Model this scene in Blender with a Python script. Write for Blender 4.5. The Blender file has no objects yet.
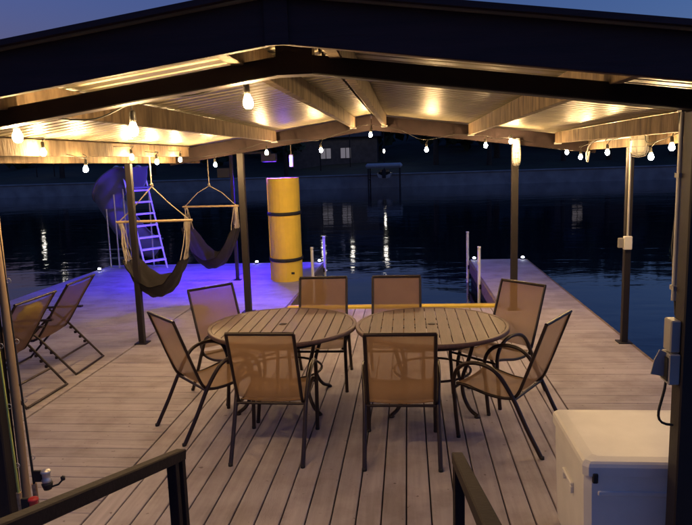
import bpy, math, random
from mathutils import Vector, Matrix
random.seed(7)
R = math.radians
scene = bpy.context.scene
col = scene.collection

# ------------------------------------------------------------------ camera
cd = bpy.data.cameras.new('camera')
cam = bpy.data.objects.new('camera', cd)
col.objects.link(cam)
cd.sensor_width = 36.0
cd.lens = 640 / 692 * 36.0
cd.clip_start = 0.05
cd.clip_end = 3000
ROT = Matrix(((0.99511, 0.016422, 0.097399), (0.093766, 0.152946, -0.983776), (-0.031052, 0.988098, 0.150659)))
cam.matrix_world = Matrix.Translation((0, 0, 2.1)) @ ROT.to_4x4()
scene.camera = cam

# ------------------------------------------------------------------ sky (dusk, sun below the horizon behind the camera)
SUN_EL, SUN_ROT = R(-1.5), R(100)
world = bpy.data.worlds.new('World')
scene.world = world
world.use_nodes = True
wn, wl = world.node_tree.nodes, world.node_tree.links
wn.clear()
wo = wn.new('ShaderNodeOutputWorld')
bg = wn.new('ShaderNodeBackground')
sky = wn.new('ShaderNodeTexSky')
sky.sky_type = 'NISHITA'
sky.sun_disc = False
sky.sun_elevation = SUN_EL
sky.sun_rotation = SUN_ROT
sky.ozone_density = 3.5
sky.dust_density = 0.6
bg.inputs['Strength'].default_value = 1.5
hs = wn.new('ShaderNodeHueSaturation')      # dusk air is milkier than the model's clear sky
hs.inputs['Saturation'].default_value = 1.05
wl.new(sky.outputs[0], hs.inputs['Color'])
wl.new(hs.outputs[0], bg.inputs['Color'])
wl.new(bg.outputs[0], wo.inputs['Surface'])
scene.view_settings.view_transform = 'Standard'
scene.view_settings.look = 'None'
scene.view_settings.exposure = 0.0
scene.view_settings.gamma = 1.0
BULB = 1200.0          # emission strength of one filament bulb
LED = 7500.0

# ------------------------------------------------------------------ materials
def mat(name, base, rough=0.6, metal=0.0, var=0.25, scale=6.0, stretch=(1, 1, 1), bump=0.0, bscale=40.0,
        base2=None, spec=0.5, rvar=0.0, objvar=0.0, detail=6.0):
    m = bpy.data.materials.new(name)
    m.use_nodes = True
    n, l = m.node_tree.nodes, m.node_tree.links
    p = n['Principled BSDF']
    p.inputs['Roughness'].default_value = rough
    p.inputs['Metallic'].default_value = metal
    p.inputs['Specular IOR Level'].default_value = spec
    tc = n.new('ShaderNodeTexCoord')
    mp = n.new('ShaderNodeMapping')
    mp.inputs['Scale'].default_value = stretch
    l.new(tc.outputs['Object'], mp.inputs['Vector'])
    oi = n.new('ShaderNodeObjectInfo')
    mu = n.new('ShaderNodeMath'); mu.operation = 'MULTIPLY'; mu.inputs[1].default_value = 37.0
    l.new(oi.outputs['Random'], mu.inputs[0])
    nz = n.new('ShaderNodeTexNoise'); nz.noise_dimensions = '4D'
    nz.inputs['Scale'].default_value = scale
    nz.inputs['Detail'].default_value = detail
    l.new(mp.outputs[0], nz.inputs['Vector'])
    l.new(mu.outputs[0], nz.inputs['W'])
    cr = n.new('ShaderNodeValToRGB')
    b2 = base2 or tuple(max(0, c * (1 - var)) for c in base)
    b1 = base if base2 else tuple(min(1, c * (1 + var * .5)) for c in base)
    cr.color_ramp.elements[0].color = (*b2, 1)
    cr.color_ramp.elements[0].position = .32
    cr.color_ramp.elements[1].color = (*b1, 1)
    cr.color_ramp.elements[1].position = .68
    l.new(nz.outputs[0], cr.inputs[0])
    out = cr.outputs[0]
    if objvar:
        hs = n.new('ShaderNodeHueSaturation')
        mr = n.new('ShaderNodeMapRange')
        mr.inputs['To Min'].default_value = 1 - objvar
        mr.inputs['To Max'].default_value = 1 + objvar
        l.new(oi.outputs['Random'], mr.inputs[0])
        l.new(mr.outputs[0], hs.inputs['Value'])
        l.new(out, hs.inputs['Color'])
        out = hs.outputs[0]
    l.new(out, p.inputs['Base Color'])
    if rvar:
        mr = n.new('ShaderNodeMapRange')
        mr.inputs['To Min'].default_value = rough - rvar
        mr.inputs['To Max'].default_value = rough + rvar
        l.new(nz.outputs[0], mr.inputs[0]); l.new(mr.outputs[0], p.inputs['Roughness'])
    if bump:
        nb = n.new('ShaderNodeTexNoise')
        nb.inputs['Scale'].default_value = bscale
        nb.inputs['Detail'].default_value = 5
        l.new(mp.outputs[0], nb.inputs['Vector'])
        bp = n.new('ShaderNodeBump')
        bp.inputs['Strength'].default_value = bump
        bp.inputs['Distance'].default_value = 0.01
        l.new(nb.outputs[0], bp.inputs['Height'])
        l.new(bp.outputs[0], p.inputs['Normal'])
    return m

def emit(name, color, strength):
    m = bpy.data.materials.new(name)
    m.use_nodes = True
    p = m.node_tree.nodes['Principled BSDF']
    p.inputs['Base Color'].default_value = (.8, .8, .8, 1)
    p.inputs['Emission Color'].default_value = (*color, 1)
    p.inputs['Emission Strength'].default_value = strength
    return m

def deck_mat(name, stretch):
    """weathered composite boards: long grain, scuffs and darker trodden stains"""
    m = mat(name, (.44, .395, .425), rough=.62, scale=3.0, stretch=stretch, base2=(.335, .30, .32), bump=.25, bscale=26, rvar=.1, objvar=.09, spec=.35)
    n, l = m.node_tree.nodes, m.node_tree.links
    p = n['Principled BSDF']
    src = p.inputs['Base Color'].links[0].from_socket
    g = n.new('ShaderNodeNewGeometry')
    st = n.new('ShaderNodeTexNoise'); st.inputs['Scale'].default_value = 2.3; st.inputs['Detail'].default_value = 9; st.inputs['Roughness'].default_value = .62
    l.new(g.outputs['Position'], st.inputs['Vector'])
    cr = n.new('ShaderNodeValToRGB')
    cr.color_ramp.elements[0].position = .36; cr.color_ramp.elements[0].color = (.74, .71, .69, 1)
    cr.color_ramp.elements[1].position = .56; cr.color_ramp.elements[1].color = (1, 1, 1, 1)
    l.new(st.outputs[0], cr.inputs[0])
    mx = n.new('ShaderNodeMix'); mx.data_type = 'RGBA'; mx.blend_type = 'MULTIPLY'; mx.inputs[0].default_value = 1
    l.new(src, mx.inputs[6]); l.new(cr.outputs[0], mx.inputs[7])
    sp = n.new('ShaderNodeTexNoise'); sp.inputs['Scale'].default_value = 21; sp.inputs['Detail'].default_value = 3
    l.new(g.outputs['Position'], sp.inputs['Vector'])
    c2 = n.new('ShaderNodeValToRGB')
    c2.color_ramp.elements[0].position = .27; c2.color_ramp.elements[0].color = (.35, .3, .28, 1)
    c2.color_ramp.elements[1].position = .31; c2.color_ramp.elements[1].color = (1, 1, 1, 1)
    l.new(sp.outputs[0], c2.inputs[0])
    m2 = n.new('ShaderNodeMix'); m2.data_type = 'RGBA'; m2.blend_type = 'MULTIPLY'; m2.inputs[0].default_value = .8
    l.new(mx.outputs[2], m2.inputs[6]); l.new(c2.outputs[0], m2.inputs[7])
    l.new(m2.outputs[2], p.inputs['Base Color'])
    return m

def sling_mat(name, base):
    """open woven mesh: a woven bump and about a fifth of it see-through"""
    m = mat(name, base, rough=.75, var=.12, scale=4, bump=.0)
    n, l = m.node_tree.nodes, m.node_tree.links
    p = n['Principled BSDF']
    tc = n.new('ShaderNodeTexCoord')
    w1 = n.new('ShaderNodeTexWave'); w1.inputs['Scale'].default_value = 60; w1.bands_direction = 'X'
    l.new(tc.outputs['Object'], w1.inputs['Vector'])
    bp = n.new('ShaderNodeBump'); bp.inputs['Strength'].default_value = .25; bp.inputs['Distance'].default_value = .002
    l.new(w1.outputs[1], bp.inputs['Height']); l.new(bp.outputs[0], p.inputs['Normal'])
    tr = n.new('ShaderNodeBsdfTransparent')
    tl = n.new('ShaderNodeBsdfTranslucent')
    l.new(p.inputs['Base Color'].links[0].from_socket, tl.inputs['Color'])
    a = n.new('ShaderNodeMixShader'); a.inputs[0].default_value = .3
    b = n.new('ShaderNodeMixShader'); b.inputs[0].default_value = .22
    out = n['Material Output']
    l.new(p.outputs[0], a.inputs[1]); l.new(tl.outputs[0], a.inputs[2])
    l.new(a.outputs[0], b.inputs[1]); l.new(tr.outputs[0], b.inputs[2])
    l.new(b.outputs[0], out.inputs['Surface'])
    return m

def water_mat():
    m = bpy.data.materials.new('lake_water')
    m.use_nodes = True
    n, l = m.node_tree.nodes, m.node_tree.links
    p = n['Principled BSDF']
    p.inputs['Base Color'].default_value = (.006, .010, .018, 1)
    p.inputs['Roughness'].default_value = .045
    p.inputs['IOR'].default_value = 1.333
    g = n.new('ShaderNodeNewGeometry')
    mp = n.new('ShaderNodeMapping'); mp.inputs['Scale'].default_value = (.55, 1.0, 1)
    l.new(g.outputs['Position'], mp.inputs['Vector'])
    n1 = n.new('ShaderNodeTexNoise'); n1.inputs['Scale'].default_value = 1.1; n1.inputs['Detail'].default_value = 4; n1.inputs['Distortion'].default_value = .4
    n2 = n.new('ShaderNodeTexNoise'); n2.inputs['Scale'].default_value = .12; n2.inputs['Detail'].default_value = 2
    l.new(mp.outputs[0], n1.inputs['Vector']); l.new(g.outputs['Position'], n2.inputs['Vector'])
    mm = n.new('ShaderNodeMath'); mm.operation = 'MULTIPLY'
    mr = n.new('ShaderNodeMapRange'); mr.inputs['From Min'].default_value = .35; mr.inputs['From Max'].default_value = .65; mr.inputs['To Min'].default_value = .25; mr.inputs['To Max'].default_value = 1
    l.new(n2.outputs[0], mr.inputs[0])
    l.new(n1.outputs[0], mm.inputs[0]); l.new(mr.outputs[0], mm.inputs[1])
    bp = n.new('ShaderNodeBump'); bp.inputs['Strength'].default_value = 1; bp.inputs['Distance'].default_value = .022
    l.new(mm.outputs[0], bp.inputs['Height']); l.new(bp.outputs[0], p.inputs['Normal'])
    return m

M = {}
M['steel'] = mat('brown_painted_steel', (.011, .0065, .0075), rough=.6, var=.3, scale=9, bump=.08, bscale=70)
M['rail'] = mat('matt_dark_rail_paint', (.016, .009, .010), rough=.8, var=.3, scale=12, spec=.2, bump=.2, bscale=60)
M['frame'] = mat('bronze_chair_frame', (.022, .011, .010), rough=.38, var=.3, scale=15, metal=.2)
M['wood'] = mat('weathered_timber', (.24, .165, .095), rough=.85, scale=5, stretch=(2, 3.2, .7), base2=(.075, .047, .027), bump=.7, bscale=14)
M['woodx'] = mat('weathered_header_timber', (.26, .19, .13), rough=.8, scale=5, stretch=(.7, 7, 7), base2=(.12, .08, .055), bump=.5, bscale=14)
M['fascia'] = mat('dark_stained_fascia', (.050, .019, .022), rough=.75, scale=4, stretch=(.6, 6, 6), base2=(.028, .011, .013), bump=.3, bscale=14)
M['sheet'] = mat('cream_sheet_metal', (.40, .355, .25), rough=.42, metal=.3, var=.3, scale=2.5, bump=.03, rvar=.08)
M['deckY'] = deck_mat('deck_boards_lengthwise', (10, .7, 10))
M['deckX'] = deck_mat('deck_boards_crosswise', (.7, 10, 10))
M['float'] = mat('black_dock_float', (.015, .015, .017), rough=.7)
M['sling'] = sling_mat('tan_sling_mesh', (.36, .215, .105))
M['sling2'] = sling_mat('brown_sling_mesh', (.19, .105, .06))
M['slat'] = mat('brown_table_slat', (.14, .085, .078), rough=.5, scale=6, stretch=(8, .8, 8), base2=(.095, .058, .054), bump=.15, bscale=20, objvar=.08)
M['white_plastic'] = mat('white_rotomoulded_plastic', (.72, .70, .66), rough=.45, var=.06, scale=8, bump=.05, bscale=120)
M['pvc'] = mat('white_pvc', (.7, .7, .7), rough=.4, var=.1)
M['grey_box'] = mat('grey_electrical_box', (.30, .285, .275), rough=.5, var=.15)
M['conduit'] = mat('pale_conduit', (.48, .46, .44), rough=.45, metal=.3, var=.15)
M['yellow'] = mat('yellow_foam', (.72, .50, .045), rough=.6, var=.08, scale=5, bump=.1, bscale=90)
M['yellow_paint'] = mat('yellow_bumper_vinyl', (.62, .45, .05), rough=.5, var=.2, scale=4)
M['black'] = mat('black_webbing', (.012, .012, .013), rough=.7)
M['rope'] = mat('beige_cotton_rope', (.42, .36, .29), rough=.9, var=.2, scale=30)
M['bar'] = mat('varnished_spreader_bar', (.50, .36, .20), rough=.5, scale=8, stretch=(1, 8, 8), base2=(.40, .28, .15))
M['cloth'] = mat('dark_hammock_cloth', (.012, .009, .012), rough=.92, var=.3, scale=12, bump=.4, bscale=60)
M['slide'] = mat('pale_slide_plastic', (.17, .17, .20), rough=.4, var=.08, scale=3)
M['alu'] = mat('aluminium_tube', (.55, .55, .57), rough=.35, metal=.7, var=.1)
M['wire'] = mat('black_cable', (.012, .011, .010), rough=.6)
M['socket'] = mat('black_bulb_socket', (.02, .018, .016), rough=.5)
M['bulb'] = emit('lit_filament_bulb', (1.0, .65, .29), BULB)
M['led'] = emit('lit_blue_led', (.055, .012, 1.0), LED)
M['led_dim'] = emit('lit_blue_led_bar', (.055, .012, 1.0), 60)
M['led_strip'] = emit('lit_blue_led_strip', (.055, .012, 1.0), 5)
M['dock_led'] = emit('lit_white_dock_light', (.8, .85, 1.0), 25)
M['red'] = mat('red_reel_paint', (.45, .03, .03), rough=.35)
M['cork'] = mat('cork_handle', (.42, .28, .15), rough=.85, scale=60, var=.4)
M['tan_pipe'] = mat('tan_painted_pipe', (.30, .21, .13), rough=.6, scale=7, stretch=(1, 1, .3), var=.3)
M['lime'] = mat('lime_rod_blank', (.45, .5, .12), rough=.4)
M['water'] = water_mat()
M['wall'] = mat('concrete_seawall', (.34, .32, .31), rough=.85, scale=.9, base2=(.22, .20, .20), bump=.3, bscale=4)
M['earth'] = mat('lawn_and_earth', (.05, .055, .025), rough=.95, scale=.5, base2=(.035, .03, .018))
M['bark'] = mat('dark_bark', (.05, .035, .025), rough=.95, scale=5)
M['leaf'] = mat('dark_foliage', (.045, .065, .025), rough=.8, var=.5, scale=.6)
M['canvas'] = mat('pale_lift_canopy', (.42, .42, .44), rough=.8, var=.1, scale=1)
M['hull'] = mat('white_hull', (.35, .35, .36), rough=.3, var=.1)
M['siding'] = mat('house_siding', (.10, .085, .08), rough=.8, scale=2)
M['shingle'] = mat('roof_shingle', (.06, .05, .05), rough=.9, scale=3)
M['window_lit'] = emit('lit_house_window', (1.0, .78, .55), .10)
M['yard_lamp'] = emit('lit_yard_lamp', (1.0, .93, .8), 12)
gl = bpy.data.materials.new('jar_glass'); gl.use_nodes = True
gp = gl.node_tree.nodes['Principled BSDF']
gp.inputs['Base Color'].default_value = (.85, .82, .7, 1); gp.inputs['Roughness'].default_value = .45
gp.inputs['Transmission Weight'].default_value = .5
M['glass'] = gl

# ------------------------------------------------------------------ mesh builder
class MB:
    def __init__(s):
        s.v, s.f, s.sm = [], [], []
    def add(s, vs, fs, smooth=False):
        o = len(s.v)
        s.v += [tuple(p) for p in vs]
        s.f += [tuple(i + o for i in f) for f in fs]
        s.sm += [smooth] * len(fs)
    def box(s, x0, x1, y0, y1, z0, z1, bev=0.0, mtx=None):
        b = min(bev, (x1 - x0) / 2.01, (y1 - y0) / 2.01, (z1 - z0) / 2.01)
        if b <= 0:
            vs = [(x, y, z) for x in (x0, x1) for y in (y0, y1) for z in (z0, z1)]
            fs = [(0, 1, 3, 2), (4, 6, 7, 5), (0, 4, 5, 1), (2, 3, 7, 6), (0, 2, 6, 4), (1, 5, 7, 3)]
        else:
            def ring(x0, x1, y0, y1, z):
                return [(x0 + b, y0, z), (x1 - b, y0, z), (x1, y0 + b, z), (x1, y1 - b, z), (x1 - b, y1, z), (x0 + b, y1, z), (x0, y1 - b, z), (x0, y0 + b, z)]
            def small(z):
                return [(x0 + b, y0 + b, z), (x1 - b, y0 + b, z), (x1 - b, y1 - b, z), (x0 + b, y1 - b, z)]
            vs = small(z0) + ring(x0, x1, y0, y1, z0 + b) + ring(x0, x1, y0, y1, z1 - b) + small(z1)
            fs = [(3, 2, 1, 0), (20, 21, 22, 23)]
            for i in range(8):
                j = (i + 1) % 8
                fs.append((4 + i, 4 + j, 12 + j, 12 + i))
            for lo, base, flip in ((0, 4, 0), (20, 12, 1)):
                for k in range(4):
                    a, c = base + 2 * k, base + 2 * k + 1
                    q = (lo + k, lo + (k + 1) % 4, c, a)
                    t = (lo + k, a, base + (2 * k - 1) % 8)
                    fs += [q[::-1], t[::-1]] if flip else [q, t]
        if mtx:
            vs = [mtx @ Vector(p) for p in vs]
        s.add(vs, fs)
        return s
    def sweep(s, pts, prof, up=None, smooth=True, caps=True, closed=False, scales=None):
        pts = [Vector(p) for p in pts]
        n, k = len(pts), len(prof)
        T = []
        for i in range(n):
            a = pts[(i - 1) % n] if (closed or i > 0) else pts[i]
            b = pts[(i + 1) % n] if (closed or i < n - 1) else pts[i]
            T.append((b - a).normalized())
        vs = []
        u = None
        for i in range(n):
            t = T[i]
            if up is not None:
                w = Vector(up)
                side = t.cross(w)
                if side.length < 1e-4:
                    side = t.cross(Vector((0.03, 1, 0.02)))
                side.normalize()
            else:
                if u is None:
                    r = Vector((0, 0, 1)) if abs(t.z) < .9 else Vector((1, 0, 0))
                    side = t.cross(r).normalized()
                else:
                    side = (u - t * u.dot(t)).normalized()
                u = side
            nrm = side.cross(t).normalized()
            sc = scales[i] if scales else 1.0
            for (a, b) in prof:
                vs.append(pts[i] + side * a * sc + nrm * b * sc)
        fs = []
        for i in range(n if closed else n - 1):
            j = (i + 1) % n
            for q in range(k):
                r = (q + 1) % k
                fs.append((i * k + q, i * k + r, j * k + r, j * k + q))
        s.add(vs, fs, smooth)
        if caps and not closed:
            s.add(vs[:k], [tuple(range(k))[::-1]])
            s.add(vs[-k:], [tuple(range(k))])
        return s
    def tube(s, pts, r, seg=8, **kw):
        return s.sweep(pts, [(r * math.cos(2 * math.pi * i / seg), r * math.sin(2 * math.pi * i / seg)) for i in range(seg)], **kw)
    def bar(s, pts, w, h, up=(0, 0, 1), bev=.0, **kw):
        a, b = w / 2, h / 2
        pr = [(-a, -b), (a, -b), (a, b), (-a, b)] if not bev else [(-a + bev, -b), (a - bev, -b), (a, -b + bev), (a, b - bev), (a - bev, b), (-a + bev, b), (-a, b - bev), (-a, -b + bev)]
        return s.sweep(pts, pr, up=up, smooth=False, **kw)
    def lathe(s, prof, c=(0, 0, 0), seg=20, smooth=True):
        k = len(prof)
        vs, fs = [], []
        for i in range(seg):
            a = 2 * math.pi * i / seg
            for (r, z) in prof:
                vs.append((c[0] + r * math.cos(a), c[1] + r * math.sin(a), c[2] + z))
        for i in range(seg):
            j = (i + 1) % seg
            for q in range(k - 1):
                fs.append((i * k + q, j * k + q, j * k + q + 1, i * k + q + 1))
        s.add(vs, fs, smooth)
        return s
    def grid(s, fn, nu, nv, smooth=True):
        vs = [fn(i / nu, j / nv) for i in range(nu + 1) for j in range(nv + 1)]
        fs = [(i * (nv + 1) + j, (i + 1) * (nv + 1) + j, (i + 1) * (nv + 1) + j + 1, i * (nv + 1) + j + 1) for i in range(nu) for j in range(nv)]
        s.add(vs, fs, smooth)
        return s
    def mesh(s, name, m):
        me = bpy.data.meshes.new(name)
        me.from_pydata(s.v, [], s.f)
        me.polygons.foreach_set('use_smooth', s.sm)
        me.materials.append(m)
        me.validate()
        me.update()
        return me
    def build(s, name, m, parent=None):
        return link(name, s.mesh(name, m), parent)

def link(name, data, parent=None, loc=None):
    o = bpy.data.objects.new(name, data)
    col.objects.link(o)
    if parent:
        o.parent = parent
    if loc:
        o.location = loc
    return o
def tag(o, label, cat, group=None):
    o['label'] = label
    o['category'] = cat
    if group:
        o['group'] = group
    return o
def thing(name, loc, label, cat, group=None, rz=0.0):
    o = link(name, None, loc=loc)
    o.rotation_euler = (0, 0, rz)
    o.empty_display_size = .1
    return tag(o, label, cat, group)
def copy_tree(o, parent=None):
    c = o.copy()
    col.objects.link(c)
    c.parent = parent
    for ch in list(o.children):
        copy_tree(ch, c)
    return c
def struct(o, label=None):
    o['kind'] = 'structure'
    if label:
        o['label'] = label
    return o
def bez(p0, p1, p2, p3, n=8):
    out = []
    for i in range(n + 1):
        t = i / n
        out.append(tuple((1 - t) ** 3 * a + 3 * t * (1 - t) ** 2 * b + 3 * t * t * (1 - t) * c + t ** 3 * d for a, b, c, d in zip(p0, p1, p2, p3)))
    return out
def smooth_path(pts, n=6):
    """Catmull-Rom through the points"""
    P = [Vector(p) for p in pts]
    P = [P[0] * 2 - P[1]] + P + [P[-1] * 2 - P[-2]]
    out = []
    for i in range(1, len(P) - 2):
        for k in range(n):
            t = k / n
            a, b, c, d = P[i - 1], P[i], P[i + 1], P[i + 2]
            out.append(.5 * ((2 * b) + (c - a) * t + (2 * a - 5 * b + 4 * c - d) * t * t + (3 * b - a - 3 * c + d) * t ** 3))
    out.append(P[-2])
    return out

# ------------------------------------------------------------------ water, far shore
WZ = -.45
mb = MB()
mb.add([(-500, -60, WZ), (500, -60, WZ), (500, 500, WZ), (-500, 500, WZ)], [(0, 1, 2, 3)])
struct(mb.build('water', M['water']), 'dark lake water with soft ripples')

def hill_h(x, y):
    d = y - 74 + 3 * math.sin(x * .05) + 2 * math.sin(x * .13 + 1)
    h = 1.0 + max(0, d) * .11 * (1 + .25 * math.sin(x * .021 + .6))
    if d > 80:
        h += (d - 80) * .05
    return h + .3 * math.sin(x * .31 + y * .2)
mb = MB()
mb.grid(lambda u, v: (-260 + 520 * u, 71.4 + 150 * v, (.95 if v < .01 else hill_h(-260 + 520 * u, 71.4 + 150 * v))), 100, 36)
struct(mb.build('far_hill', M['earth']), 'dark hillside rising behind the far shore')
mb = MB()
mb.grid(lambda u, v: (-120 + 240 * u, -7 - 60 * v, (-.9 if v < .01 else .25 + 6 * v + .15 * math.sin(u * 60))), 30, 12)
struct(mb.build('near_bank', M['earth']), 'grassy bank on the near shore')

sw = thing('seawall', (0, 71, WZ), 'long pale concrete seawall along the far shore', 'seawall')
mb = MB(); mb.box(-260, 260, -.3, .45, -.6, 1.32, .03); mb.build('wall_face', M['wall'], sw)
mb = MB(); mb.box(-260, 260, -.42, .6, 1.323, 1.48, .03); mb.build('coping', M['wall'], sw)
struct(sw)

def crown_mesh(name, seed, h, r, n, leaf=.42):
    rnd = random.Random(seed)
    mb = MB()
    clumps = []
    for i in range(13):
        a = rnd.uniform(0, 6.283); q = rnd.random() ** .6
        z = rnd.uniform(.32, .95)
        rr = r * (1 - abs(z - .55) * 1.1) * q
        clumps.append((rr * math.cos(a), rr * math.sin(a), h * z, rnd.uniform(.22, .40) * r))
    for i in range(n):
        cx, cy, cz, cr = rnd.choice(clumps)
        d = Vector((rnd.gauss(0, 1), rnd.gauss(0, 1), rnd.gauss(0, .8))).normalized() * cr * rnd.random() ** .35
        c = Vector((cx, cy, cz)) + d
        a = Vector((rnd.gauss(0, 1), rnd.gauss(0, 1), rnd.gauss(0, 1))).normalized() * leaf * rnd.uniform(.6, 1.2)
        b = a.cross(Vector((rnd.gauss(0, 1), rnd.gauss(0, 1), rnd.gauss(0, 1)))).normalized() * leaf * .6
        mb.add([c - a, c + b, c + a, c - b], [(0, 1, 2, 3)])
    return mb.mesh(name, M['leaf'])
def trunk_mesh(name, seed, h):
    rnd = random.Random(seed)
    mb = MB()
    mb.tube([(0, 0, -.5), (.05, 0, h * .3), (rnd.uniform(-.2, .2), .1, h * .8)], h * .028, 8, scales=[1.2, .9, .3])
    for i in range(4):
        a = rnd.uniform(0, 6.28); z = h * rnd.uniform(.25, .5)
        mb.tube([(0, 0, z), (math.cos(a) * h * .12, math.sin(a) * h * .12, z + h * .1), (math.cos(a) * h * .2, math.sin(a) * h * .2, z + h * .24)], h * .013, 6, scales=[1, .7, .3])
    return mb.mesh(name, M['bark'])
crowns = [(crown_mesh('crown', s, 9 + s, 3.6 + .3 * s, 1500), trunk_mesh('trunk', s, 9 + s)) for s in range(4)]
tree_spots = [(-57, 84, 0, 'leftmost'), (-44, 79, 2, ''), (-33, 82, 1, ''), (-21, 80, 3, ''), (-14.5, 77, 0, ''), (3.5, 79, 2, ''), (9.5, 76.5, 1, ''), (11, 81, 3, ''), (18, 77, 0, ''), (24, 80, 2, ''), (31.5, 79, 1, ''), (39, 84, 3, '')]
tree_where = ['far left of the lake view', 'behind the pool slide, second from the left', 'above the near hammock chair', 'above the far hammock chair', 'above the yellow roll', 'just right of the boat lift', 'left of the rear steel post, nearer the wall', 'left of the rear steel post, up the slope', 'just right of the rear steel post', 'midway between the two right posts', 'left of the post with the conduit', 'at the far right of the lake view']
for (x, y, k, w), lab in zip(tree_spots, tree_where):
    t = thing('shore_tree', (x, y, hill_h(x, y) - .2), 'dark leafy tree on the far shore ' + lab, 'tree', 'trees on the far shore', random.uniform(0, 6))
    link('trunk', crowns[k][1], t)
    link('crown', crowns[k][0], t)
mb = MB()
rnd = random.Random(3)
for i in range(420):
    x = rnd.uniform(-150, 150); y = rnd.uniform(88, 200)
    b = hill_h(x, y); H = rnd.uniform(6, 10); r = rnd.uniform(2.5, 4.5)
    for j in range(95):
        z = rnd.random() ** .8
        a = rnd.uniform(0, 6.283); q = r * (1.05 - .85 * abs(z - .45)) * rnd.random() ** .4
        c = Vector((x + q * math.cos(a), y + q * math.sin(a), b + .5 + H * z))
        e = Vector((rnd.gauss(0, 1), rnd.gauss(0, 1), rnd.gauss(0, 1))).normalized() * rnd.uniform(.7, 1.3)
        f = e.cross(Vector((rnd.gauss(0, 1), rnd.gauss(0, 1), rnd.gauss(0, 1)))).normalized() * .8
        mb.add([c - e, c + f, c + e, c - f], [(0, 1, 2, 3)])
fo = mb.build('wooded_slope', M['leaf'])
fo['kind'] = 'stuff'; tag(fo, 'dark mass of woods covering the far hillside', 'woods')

def far_house(x, y, w, label, wins):
    z = hill_h(x, y) - .6
    t = thing('lakeside_house', (x, y, z), label, 'house', 'houses on the far shore')
    MB().box(-w / 2, w / 2, 0, 7, 0, 4.0).build('wall', M['siding'], t)
    mb = MB()
    mb.add([(-w / 2 - .5, -.6, 3.95), (w / 2 + .5, -.6, 3.95), (w / 2 + .5, 7.6, 3.95), (-w / 2 - .5, 7.6, 3.95), (-w / 2 - .5, 3.5, 6.2), (w / 2 + .5, 3.5, 6.2)],
           [(3, 2, 1, 0), (0, 1, 5, 4), (2, 3, 4, 5), (0, 4, 3), (1, 2, 5)])
    mb.build('roof', M['shingle'], t)
    for wx in wins:
        f = MB().box(wx - .75, wx + .75, -.06, .0, 1.2, 2.7).build('window', M['siding'], t)
        for k in (-1, 1):
            MB().box(wx + k * .35 - .3, wx + k * .35 + .3, -.08, -.065, 1.3, 2.6).build('pane', M['window_lit'], f)
far_house(-9.3, 84, 11, 'low house with faintly lit windows on far shore left of boat lift', (-1.2, 1.4))
far_house(26, 90, 12, 'low house on the far shore behind the right posts', (-3.0,))

def yard_lamp(x, y, z, label, s=1.0):
    b = hill_h(x, y)
    t = thing('yard_lamp', (x, y, b), label, 'lamp', 'lamps on the far shore')
    MB().tube([(0, 0, -.3), (0, 0, z - b)], .07, 8).build('pole', M['steel'], t)
    MB().lathe([(0, .0), (.17 * s, .05), (.26 * s, .2), (.26 * s, .3), (.15 * s, .45), (0, .5)], (0, 0, z - b), 12).build('globe', M['yard_lamp'], t)
    MB().lathe([(.0, .62), (.34, .46), (.34, .43), (0, .5)], (0, 0, z - b), 12).build('cap', M['steel'], t)
for x, y, z, w, s in ((-10.7, 80, 7.6, 'above and left of the lit house', 1), (-7.0, 80, 7.6, 'above the lit house windows', 1), (-2.75, 79, 7.5, 'high above the boat lift', 1),
                      (-45.6, 80, 11, 'high on the slope beyond the folding chairs', 1.3), (-48, 80, 6.2, 'low on the slope at the far left', .8), (30.9, 80, 8.6, 'beyond the right front post', 1), (-2.6, 74.5, 3.3, 'right behind the boat lift canopy', .45)):
    yard_lamp(x, y, z, 'lit globe lamp on the far shore, ' + w, s)

bl = thing('boat_lift', (-2.35, 67.5, WZ), 'boat lift with flat pale canopy against the far seawall', 'boat lift')
for x in (-1.6, 1.6):
    for y in (-1.7, 1.7):
        MB().tube([(x, y, -1.0), (x, y, 2.12)], .07, 8).build('post', M['steel'], bl)
MB().box(-1.85, 1.85, -2.0, 2.0, 2.12, 2.62, .18).build('canopy', M['canvas'], bl)
for x in (-1.6, 1.6):
    MB().box(x - .06, x + .06, -1.6, 1.6, .9, 1.02).build('cradle_beam', M['steel'], bl)
bt = thing('motor_boat', (-2.35, 67.5, WZ + 1.0), 'small dark motor boat hanging under the pale canopy', 'boat')
mb = MB()
hs = [(-1.55, .0, .55), (-1.5, .75, .6), (.3, .85, .6), (1.2, .5, .62), (1.65, .05, .7)]
vs = []
for (y, hw, zt) in [(-1.55, .75, .6), (-.5, .85, .58), (.6, .8, .6), (1.2, .5, .64), (1.65, .04, .7)]:
    vs += [(-hw, y, zt), (-hw * .75, y, .15), (0, y, .02 + max(0, y) * .12), (hw * .75, y, .15), (hw, y, zt), (hw * .85, y, zt - .03), (0, y, .3), (-hw * .85, y, zt - .03)]
fs = []
for i in range(4):
    for q in range(8):
        r = (q + 1) % 8
        fs.append((i * 8 + q, i * 8 + r, (i + 1) * 8 + r, (i + 1) * 8 + q))
fs += [tuple(range(8)), tuple(range(32, 40))]
mb.add(vs, fs); mb.build('hull', M['hull'], bt)
MB().box(-.5, .5, .25, .32, .5, .95, .02).build('windscreen', M['glass'], bt)
MB().box(-.2, .2, -1.75, -1.56, .1, .95, .05).build('outboard_motor', M['black'], bt)
MB().box(-.6, .6, -.9, -.5, .3, .72, .04).build('seat', M['black'], bt)

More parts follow.
